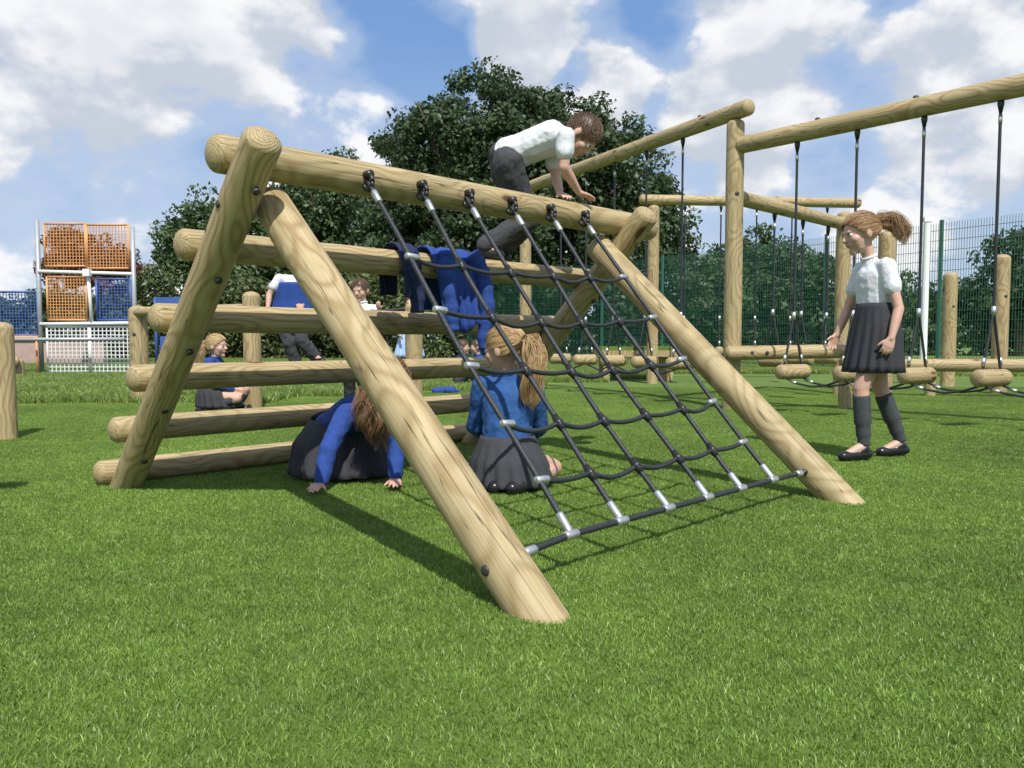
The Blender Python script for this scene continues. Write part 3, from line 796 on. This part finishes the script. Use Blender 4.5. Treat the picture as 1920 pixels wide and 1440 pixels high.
def figure(name,J,f,u,top,topmat,bottom,botmat,hair,hk=1.0,sock=SOCK,vox=.005,k=1.0,skinmat=SKIN,hands=None,face=True):
    J={q:V(p) for q,p in J.items()}
    g=group(name,(J['pel'].x,J['pel'].y,0))
    S=(J['sL']-J['sR']).normalized()
    P=[]; mid=J['pel'].lerp(J['che'],.45)
    P.append((J['pel'],.078*k,mid,.070*k,S,1.25)); P.append((mid,.070*k,J['che'],.080*k,S,1.3)); P.append((J['che'],.074*k,J['nek'],.035*k,S,1.2))
    P.append((J['sL'],.034*k,J['sR'],.034*k))
    hp,F,U,Rr=head_parts(J['hed'],f,u,hk)
    P.append((J['nek'],.034*k,J['hed']-U*.035*hk-F*.012*hk,.034*k)); P+=hp
    for s in'LR':
        P.append((J['s'+s],.034*k,J['e'+s],.026*k)); P.append((J['e'+s],.027*k,J['e'+s].lerp(J['w'+s],.35),.0265*k)); P.append((J['e'+s].lerp(J['w'+s],.35),.0265*k,J['w'+s],.0175*k))
        P.append((J['h'+s],.068*k,J['k'+s],.043*k)); cal=J['k'+s].lerp(J['a'+s],.32)
        P.append((J['k'+s],.041*k,cal,.042*k)); P.append((cal,.042*k,J['a'+s],.027*k)); P.append((J['a'+s],.027*k,J['t'+s]+V((0,0,.0)),.02*k))
    P.append((J['hL'],.07*k,J['hR'],.07*k))
    for s,sg_ in(('L',1),('R',-1)):
        if hands and s in hands: d,nm,cu=hands[s]
        else: d,nm,cu=J['w'+s]-J['e'+s],(J['hed']-J['w'+s]).cross(V((0,0,1)))*sg_+V((.01,0,0)),.4
        P+=hand(J['w'+s],d,nm,sg_,cu,.85*k)
    blob('body',P,skinmat,g,vox,3,.4)
    T=[]; e=.008
    if top=='polo':
        T.append((J['pel'].lerp(mid,.05),.084*k+e,mid,.074*k+e,S,1.22)); T.append((mid,.074*k+e,J['che'],.079*k+e,S,1.28)); T.append((J['che'],.076*k+e,J['nek'].lerp(J['che'],.14),.034*k+e,S,1.15)); T.append((J['sL'].lerp(J['sR'],.05),.034*k+e,J['sR'].lerp(J['sL'],.05),.034*k+e))
        for s in'LR': T.append((J['s'+s],.036*k+e,J['s'+s].lerp(J['e'+s],.50),.038*k+e))
    else:
        T.append((J['pel'],.086*k+e,mid,.084*k+e,S,1.22)); T.append((mid,.084*k+e,J['che'],.085*k+e,S,1.28)); T.append((J['che'],.080*k+e,J['nek'].lerp(J['che'],.12),.036*k+e,S,1.15)); T.append((J['sL'],.039*k+e,J['sR'],.039*k+e))
        for s in'LR':
            T.append((J['s'+s],.041*k+e,J['e'+s],.036*k+e)); T.append((J['e'+s],.036*k+e,J['e'+s].lerp(J['w'+s],.86),.027*k+e)); T.append((J['e'+s].lerp(J['w'+s],.88),.022*k+e,J['e'+s].lerp(J['w'+s],.97),.018*k+e))
    o=blob('top',T,topmat,g,.006,4,.5)
    tx=bpy.data.textures.new('folds','CLOUDS'); tx.noise_scale=.055; tx.noise_depth=2
    dm=o.modifiers.new('d','DISPLACE'); dm.texture=tx; dm.strength=.014; dm.mid_level=.5; dm.texture_coords='GLOBAL'
    cb=MB(); ax=(J['hed']-J['nek']).normalized(); x,y=perp(ax); cn=J['nek']+ax*.008
    cb.add(*tube([cn+(x*math.cos(i*math.pi/8)+y*math.sin(i*math.pi/8))*.039*k for i in range(17)],.008*k,8)); cb.build('collar',WHITE if top=='polo' else topmat,g)
    if bottom=='trousers':
        Q=[(J['pel'],.092*k,J['pel'].lerp(J['che'],.15),.086*k,S,1.2),(J['hL'],.083*k,J['hR'],.083*k)]
        for s in'LR':
            Q.append((J['h'+s],.084*k,J['k'+s],.060*k)); Q.append((J['k'+s],.060*k,J['a'+s],.050*k))
        o=blob('trousers',Q,botmat,g,.007,5,.5)
        dm=o.modifiers.new('d','DISPLACE'); dm.texture=tx; dm.strength=.02; dm.mid_level=.5; dm.texture_coords='GLOBAL'
    elif bottom is not None:
        loft('skirt',bottom,botmat,g,120,.055,17)
    so_=MB();
    Q=[]
    for s in'LR':
        if sock and bottom!='trousers':
            b=J['k'+s].lerp(J['a'+s],.14) if sock is SOCK else J['k'+s].lerp(J['a'+s],.8)
            rb=.044*k if sock is SOCK else .032*k
            pts=[b,b.lerp(J['a'+s],.03),b.lerp(J['a'+s],.3),b.lerp(J['a'+s],.6),b.lerp(J['a'+s],.85),J['a'+s]]
            so_.add(*tube(smoothpts(pts,4),[ (rb*(1.0,1.04,1.02,.86,.74,.72)[min(5,i//4)]*(1+.02*(i%2))) for i in range(21)],16))
        t=J['t'+s];a=J['a'+s]; sh=t-a
        heel=V((a.x,a.y,a.z))-(V((sh.x,sh.y,0)).normalized()*.02*k if V((sh.x,sh.y,0)).length>.01 else V((0,0,0)))-V((0,0,.045*k))
        heel.z=max(heel.z,t.z+.005) if abs(a.z-t.z)<.09 else heel.z
        Q.append((heel,.031*k,t,.029*k)); Q.append((a-V((0,0,.02)),.031*k,heel.lerp(t,.45),.028*k))
    if so_.v: so_.build('socks',sock,g)
    blob('shoes',Q,SHOE,g,.005,2,.5)
    if face: face_bits(J['hed'],F,U,Rr,hk,g,hair['mat'])
    hair_cap(J['hed'],F,U,Rr,hk,hair['mat'],g,hair['style'],hair.get('tie'),hair.get('tail'),hair.get('n',420),hair.get('tr',.03),hair.get('loose',.012),hair.get('wave',.0035))
    return g

J=dict(pel=(1.995,4.25,.75),che=(1.975,4.25,1.00),nek=(1.948,4.25,1.105),hed=(1.893,4.24,1.238),
 sL=(1.995,4.145,1.055),sR=(1.955,4.355,1.055),eL=(2.04,4.095,.825),wL=(1.99,4.065,.67),eR=(1.905,4.41,.83),wR=(1.85,4.41,.69),
 hL=(1.995,4.19,.70),hR=(2.0,4.31,.70),kL=(1.89,4.18,.40),aL=(1.91,4.17,.09),tL=(1.785,4.14,.034),kR=(2.065,4.33,.40),aR=(2.19,4.33,.09),tR=(2.07,4.31,.034))
X,Y=V((1,0,0)),V((0,1,0))
sk=[(V((1.99,4.25,.86)),X*.088,Y*.115),(V((1.995,4.25,.72)),X*.118,Y*.145),(V((1.985,4.25,.485)),X*.150,Y*.16)]
tie=(1.99,4.245,1.285)
figure('girl',J,(-1,-.10,-.22),(-.22,0,1),'polo',WHITE,sk,DGREY,dict(mat=AUBURN,style='pony',tie=tie,tail=[tie,(2.035,4.24,1.315),(2.085,4.235,1.30),(2.12,4.23,1.235),(2.115,4.23,1.185)],n=560,tr=.042,loose=.02,wave=.011),1.05,SOCK,.0045,1.0,
  hands={'L':((-.35,0,-1),(0.2,1,0),.35),'R':((-.5,0,-1),(.2,-1,0),.35)})
J=dict(pel=(-.02,3.40,.15),che=(-.02,3.42,.39),nek=(-.022,3.43,.50),hed=(-.032,3.43,.618),
 sL=(-.135,3.45,.455),sR=(.095,3.42,.455),eL=(-.165,3.52,.27),wL=(-.10,3.70,.20),eR=(.125,3.50,.27),wR=(.08,3.68,.2),
 hL=(-.085,3.42,.13),hR=(.05,3.41,.13),kL=(-.13,3.74,.06),aL=(-.09,3.36,.055),tL=(-.075,3.26,.035),kR=(.19,3.56,.07),aR=(.10,3.33,.05),tR=(.0,3.24,.035))
sk=[(V((-.02,3.41,.24)),X*.115,Y*.10),(V((-.015,3.43,.13)),X*.165,Y*.17),(V((-.005,3.46,.03)),X*.19,Y*.22)]
tie=(.055,3.36,.665)
figure('girl',J,(-.85,.5,-.1),(0,0,1),'jumper',BLUE2,sk,GREY,dict(mat=BLOND,style='pony',tie=tie,tail=[tie,(.085,3.335,.64),(.088,3.32,.55),(.078,3.325,.43),(.072,3.33,.34)],n=620,tr=.038,loose=.012,wave=.006),1.0,WSOCK,.005,.98)
J=dict(pel=(-.88,3.80,.22),che=(-.72,3.60,.32),nek=(-.62,3.50,.40),hed=(-.545,3.44,.475),
 sL=(-.56,3.53,.34),sR=(-.745,3.47,.33),eL=(-.52,3.44,.19),wL=(-.515,3.385,.05),eR=(-.80,3.36,.19),wR=(-.825,3.30,.045),
 hL=(-.80,3.83,.20),hR=(-.93,3.76,.20),kL=(-.66,3.66,.06),aL=(-.86,3.94,.06),tL=(-.93,3.99,.035),kR=(-.82,3.56,.06),aR=(-1.0,3.66,.06),tR=(-1.06,3.70,.035))
sk=[(V((-.87,3.79,.30)),V((.08,.08,.03)),V((-.09,.09,0))),(V((-.82,3.72,.17)),V((.16,.16,0)),V((-.15,.13,0))),(V((-.80,3.70,.03)),V((.19,.17,0)),V((-.17,.16,0)))]
figure('girl',J,(.55,-.45,-.7),(.5,-.3,.8),'jumper',BLUE1,sk,DGREY,dict(mat=DBROWN,style='loose',tie=(-.60,3.40,.45),tail=[(-.60,3.40,.47),(-.61,3.37,.40),(-.60,3.36,.30),(-.585,3.37,.18)],n=520,tr=.055,loose=.02,wave=.013),1.0,SOCK,.005,.98,
  hands={'L':((.15,-1,-.15),(0,0,-1),.12),'R':((-.2,-1,-.15),(0,0,-1),.12)})
J=dict(pel=(-.03,3.90,1.57),che=(.19,3.83,1.645),nek=(.265,3.81,1.655),hed=(.335,3.79,1.645),
 sL=(.205,3.94,1.61),sR=(.255,3.70,1.62),eL=(.22,3.92,1.47),wL=(.235,3.82,1.372),eR=(.245,3.70,1.475),wR=(.325,3.80,1.375),
 hL=(-.03,3.97,1.52),hR=(-.02,3.83,1.52),kL=(.05,4.10,1.24),aL=(-.09,4.06,1.11),tL=(-.03,4.03,1.085),kR=(.075,3.95,1.265),aR=(-.13,3.89,1.135),tR=(-.065,3.875,1.085))
figure('boy',J,(.45,-.15,-.85),(.85,-.2,.45),'polo',WHITE,'trousers',GREY,dict(mat=BROWN,style='short',n=520),.96,None,.005,.97,
  hands={'L':((.3,-.6,-.2),(0,0,-1),.2),'R':((.7,.3,-.2),(0,0,-1),.2)})
def bgk(name,o,J,*a,**kw):
    return figure(name,{q:V(p)+V(o) for q,p in J.items()},*a,**kw)
o=V((-2.70,7.0,0))
J=dict(pel=(-.02,0,.2),che=(0,0,.40),nek=(.01,0,.50),hed=(.03,0,.605),sL=(0,.11,.46),sR=(0,-.11,.46),eL=(.06,.13,.28),wL=(.2,.08,.24),eR=(.05,-.13,.28),wR=(.2,-.08,.22),
 hL=(0,.07,.17),hR=(0,-.07,.17),kL=(.25,.1,.2),aL=(.16,.1,.06),tL=(.25,.1,.035),kR=(.24,-.1,.14),aR=(-.02,-.12,.06),tR=(-.1,-.12,.035))
sk=[(o+V((-.01,0,.28)),X*.1,Y*.11),(o+V((.02,0,.18)),X*.17,Y*.16),(o+V((.05,0,.06)),X*.2,Y*.18)]
tie=o+V((-.07,0,.62)); bgk('girl',o,J,(1,-.15,0),(0,0,1),'jumper',BLUE1,sk,DGREY,dict(mat=BLOND2,style='pony',tie=tie,tail=[tie,tie+V((-.05,0,-.02)),tie+V((-.08,0,-.13)),tie+V((-.07,0,-.22))],n=220,tr=.045),vox=.008,sock=SOCK)
o=V((-1.93,6.7,0))
J=dict(pel=(.03,0,.93),che=(.08,-.05,1.13),nek=(.16,-.08,1.2),hed=(.24,-.1,1.26),sL=(.2,.05,1.17),sR=(-.05,-.08,1.18),eL=(.2,.0,1.0),wL=(.15,-.1,.96),eR=(-.13,-.1,1.05),wR=(-.13,-.15,.93),
 hL=(.09,0,.86),hR=(-.04,0,.86),kL=(.12,-.05,.66),aL=(.22,.02,.52),tL=(.3,-.05,.48),kR=(.02,-.05,.65),aR=(.06,.0,.46),tR=(.08,-.1,.42))
sk=[(o+V((.05,-.03,1.15)),X*.13,Y*.12),(o+V((.05,0,1.0)),X*.17,Y*.14),(o+V((.03,0,.80)),X*.2,Y*.15)]
g=bgk('child',o,J,(.5,-.7,-.4),(.2,-.2,1),'polo',WHITE,'trousers',GREY,dict(mat=BROWN,style='short',n=150),vox=.008)
loft('tied_jumper',sk,BLUE1,g,64,.05,9)
o=V((-1.38,7.2,0))
J=dict(pel=(-.03,0,.62),che=(.0,0,.88),nek=(0,0,1.0),hed=(-.02,0,1.12),sL=(.11,0,.95),sR=(-.11,0,.95),eL=(.2,-.02,.8),wL=(.17,-.1,.93),eR=(-.15,-.05,.75),wR=(-.12,-.1,.62),
 hL=(.05,0,.56),hR=(-.07,0,.56),kL=(-.0,-.1,.34),aL=(.02,.02,.09),tL=(0,-.1,.035),kR=(-.12,-.08,.34),aR=(-.14,.02,.09),tR=(-.18,-.1,.035))
bgk('child',o,J,(-.3,-.9,-.2),(0,0,1),'polo',WHITE,'trousers',GREY,dict(mat=BROWN,style='short',n=150),vox=.008)
o=V((-1.5,11.3,0))
J=dict(pel=(0,0,.66),che=(.0,0,.93),nek=(0,0,1.06),hed=(.02,0,1.19),sL=(-.11,0,1.0),sR=(.11,0,1.0),eL=(-.16,-.05,.78),wL=(-.1,-.2,.72),eR=(.2,-.05,.85),wR=(.12,-.1,1.0),
 hL=(-.07,0,.6),hR=(.07,0,.6),kL=(-.07,0,.36),aL=(-.07,0,.09),tL=(-.08,-.12,.035),kR=(.07,0,.36),aR=(.08,0,.09),tR=(.09,-.12,.035))
sk=[(o+V((0,0,.80)),X*.11,Y*.1),(o+V((0,0,.65)),X*.16,Y*.15),(o+V((0,0,.42)),X*.22,Y*.2)]
tie=o+V((.02,.09,1.2)); bgk('girl',o,J,(0,-1,0),(0,0,1),'polo',LBLUE,sk,LBLUE,dict(mat=BROWN,style='pony',tie=tie,tail=[tie,tie+V((0,.04,-.02)),tie+V((0,.06,-.1)),tie+V((0,.06,-.16))],n=150),vox=.01,sock=WSOCK)
for ox,fx in((-.75,1),(-.45,-1)):
    o=V((ox,11.0,0.12))
    J=dict(pel=(0,0,.0),che=(.02*fx,0,.22),nek=(.03*fx,0,.33),hed=(.05*fx,0,.44),sL=(0,.11*fx,.28),sR=(0,-.11*fx,.28),eL=(.12*fx,.12*fx,.15),wL=(.26*fx,.08*fx,.16),eR=(.12*fx,-.12*fx,.15),wR=(.26*fx,-.06,.2),
     hL=(0,.07*fx,-.02),hR=(0,-.07*fx,-.02),kL=(.24*fx,.08*fx,.16),aL=(.32*fx,.08*fx,-.04),tL=(.42*fx,.08*fx,-.085),kR=(.24*fx,-.08*fx,.16),aR=(.32*fx,-.08*fx,-.04),tR=(.42*fx,-.08*fx,-.085))
    bgk('child',o,J,(fx,-.2,0),(0,0,1),'jumper',BLUE1 if fx<0 else NAVY,'trousers',GREY,dict(mat=BROWN,style='short',n=120),vox=.01)
def garment(name,a0,a1,zf,zb,mat,sleeves):
    g=group(name,AF((a0+a1)/2,1.53,0)); P0,Z0=rails[0]; v=[];f=[]; nu,nv=36,44
    rr=.062
    prof=[]
    for i in range(16): prof.append((rr+.012,(zb)+(Z0-zb)*i/16))
    for i in range(12): a=math.pi*i/11; prof.append((rr*math.cos(a)+.0,Z0+rr*math.sin(a)))
    for i in range(1,17): prof.append((-rr-.012,Z0-(Z0-zf)*i/16))
    for i,(dp,z) in enumerate(prof):
        for j in range(nu):
            s=j/(nu-1); hang=max(0,(Z0-z)/.3)
            fold=.02*math.sin(s*17+2*math.sin(z*9))*min(1,hang*1.5)+.01*math.sin(s*41+z*20)*min(1,hang*2)+.004*math.sin(s*23)
            w=1-.18*min(1,hang*1.2)*(1 if dp<0 else .6)
            a=(a0+a1)/2+(a1-a0)*(s-.5)*w*(1+.1*math.sin(z*13)); hem=.03*math.sin(s*6+1)*(1 if hang>.9 else 0)
            bunch=.018*abs(math.sin(s*9+1))*(1 if hang==0 else 0)
            v.append(AF(a,P0+dp*1.05-abs(fold)*(1 if dp<0 else -1)-(.004 if dp<0 else -.004),z+hem+.004+bunch))
    for i in range(len(prof)-1):
        for j in range(nu-1): f.append((i*nu+j,i*nu+j+1,(i+1)*nu+j+1,(i+1)*nu+j))
    o=mesh_obj('body_panel',v,f,mat,g); s=o.modifiers.new('t','SOLIDIFY'); s.thickness=.006
    for i,pts in enumerate(sleeves):
        pp=smoothpts(pts,8); m=len(pp); vv,ff=tube(pp,[(.046-.018*q/(m-1))*(1+.10*math.sin(q*1.7)) for q in range(m)],16)
        o=mesh_obj('sleeve_%d'%(i+1),vv,ff,mat,g)
garment('blue_jumper',.88,1.15,.72,.80,BLUE1,[[AF(1.10,1.46,1.06),AF(1.15,1.44,.98),AF(1.17,1.42,.82),AF(1.16,1.43,.66),AF(1.18,1.42,.60)],[AF(.95,1.45,1.05),AF(.93,1.43,.95),AF(.95,1.42,.80),AF(.96,1.42,.70)]])
garment('navy_coat',.70,.80,.84,.86,NAVY,[[AF(.74,1.46,.98),AF(.77,1.44,.90),AF(.77,1.44,.78)]])
g=group('dropped_jumper',(-.85,9.6,0))
blob('crumpled_cloth',[((-.95,9.6,.03),.05,(-.75,9.6,.03),.06),((-.8,9.55,.04),.04,(-.68,9.65,.02),.03)],BLUE1,g,.01,2)
print('done')
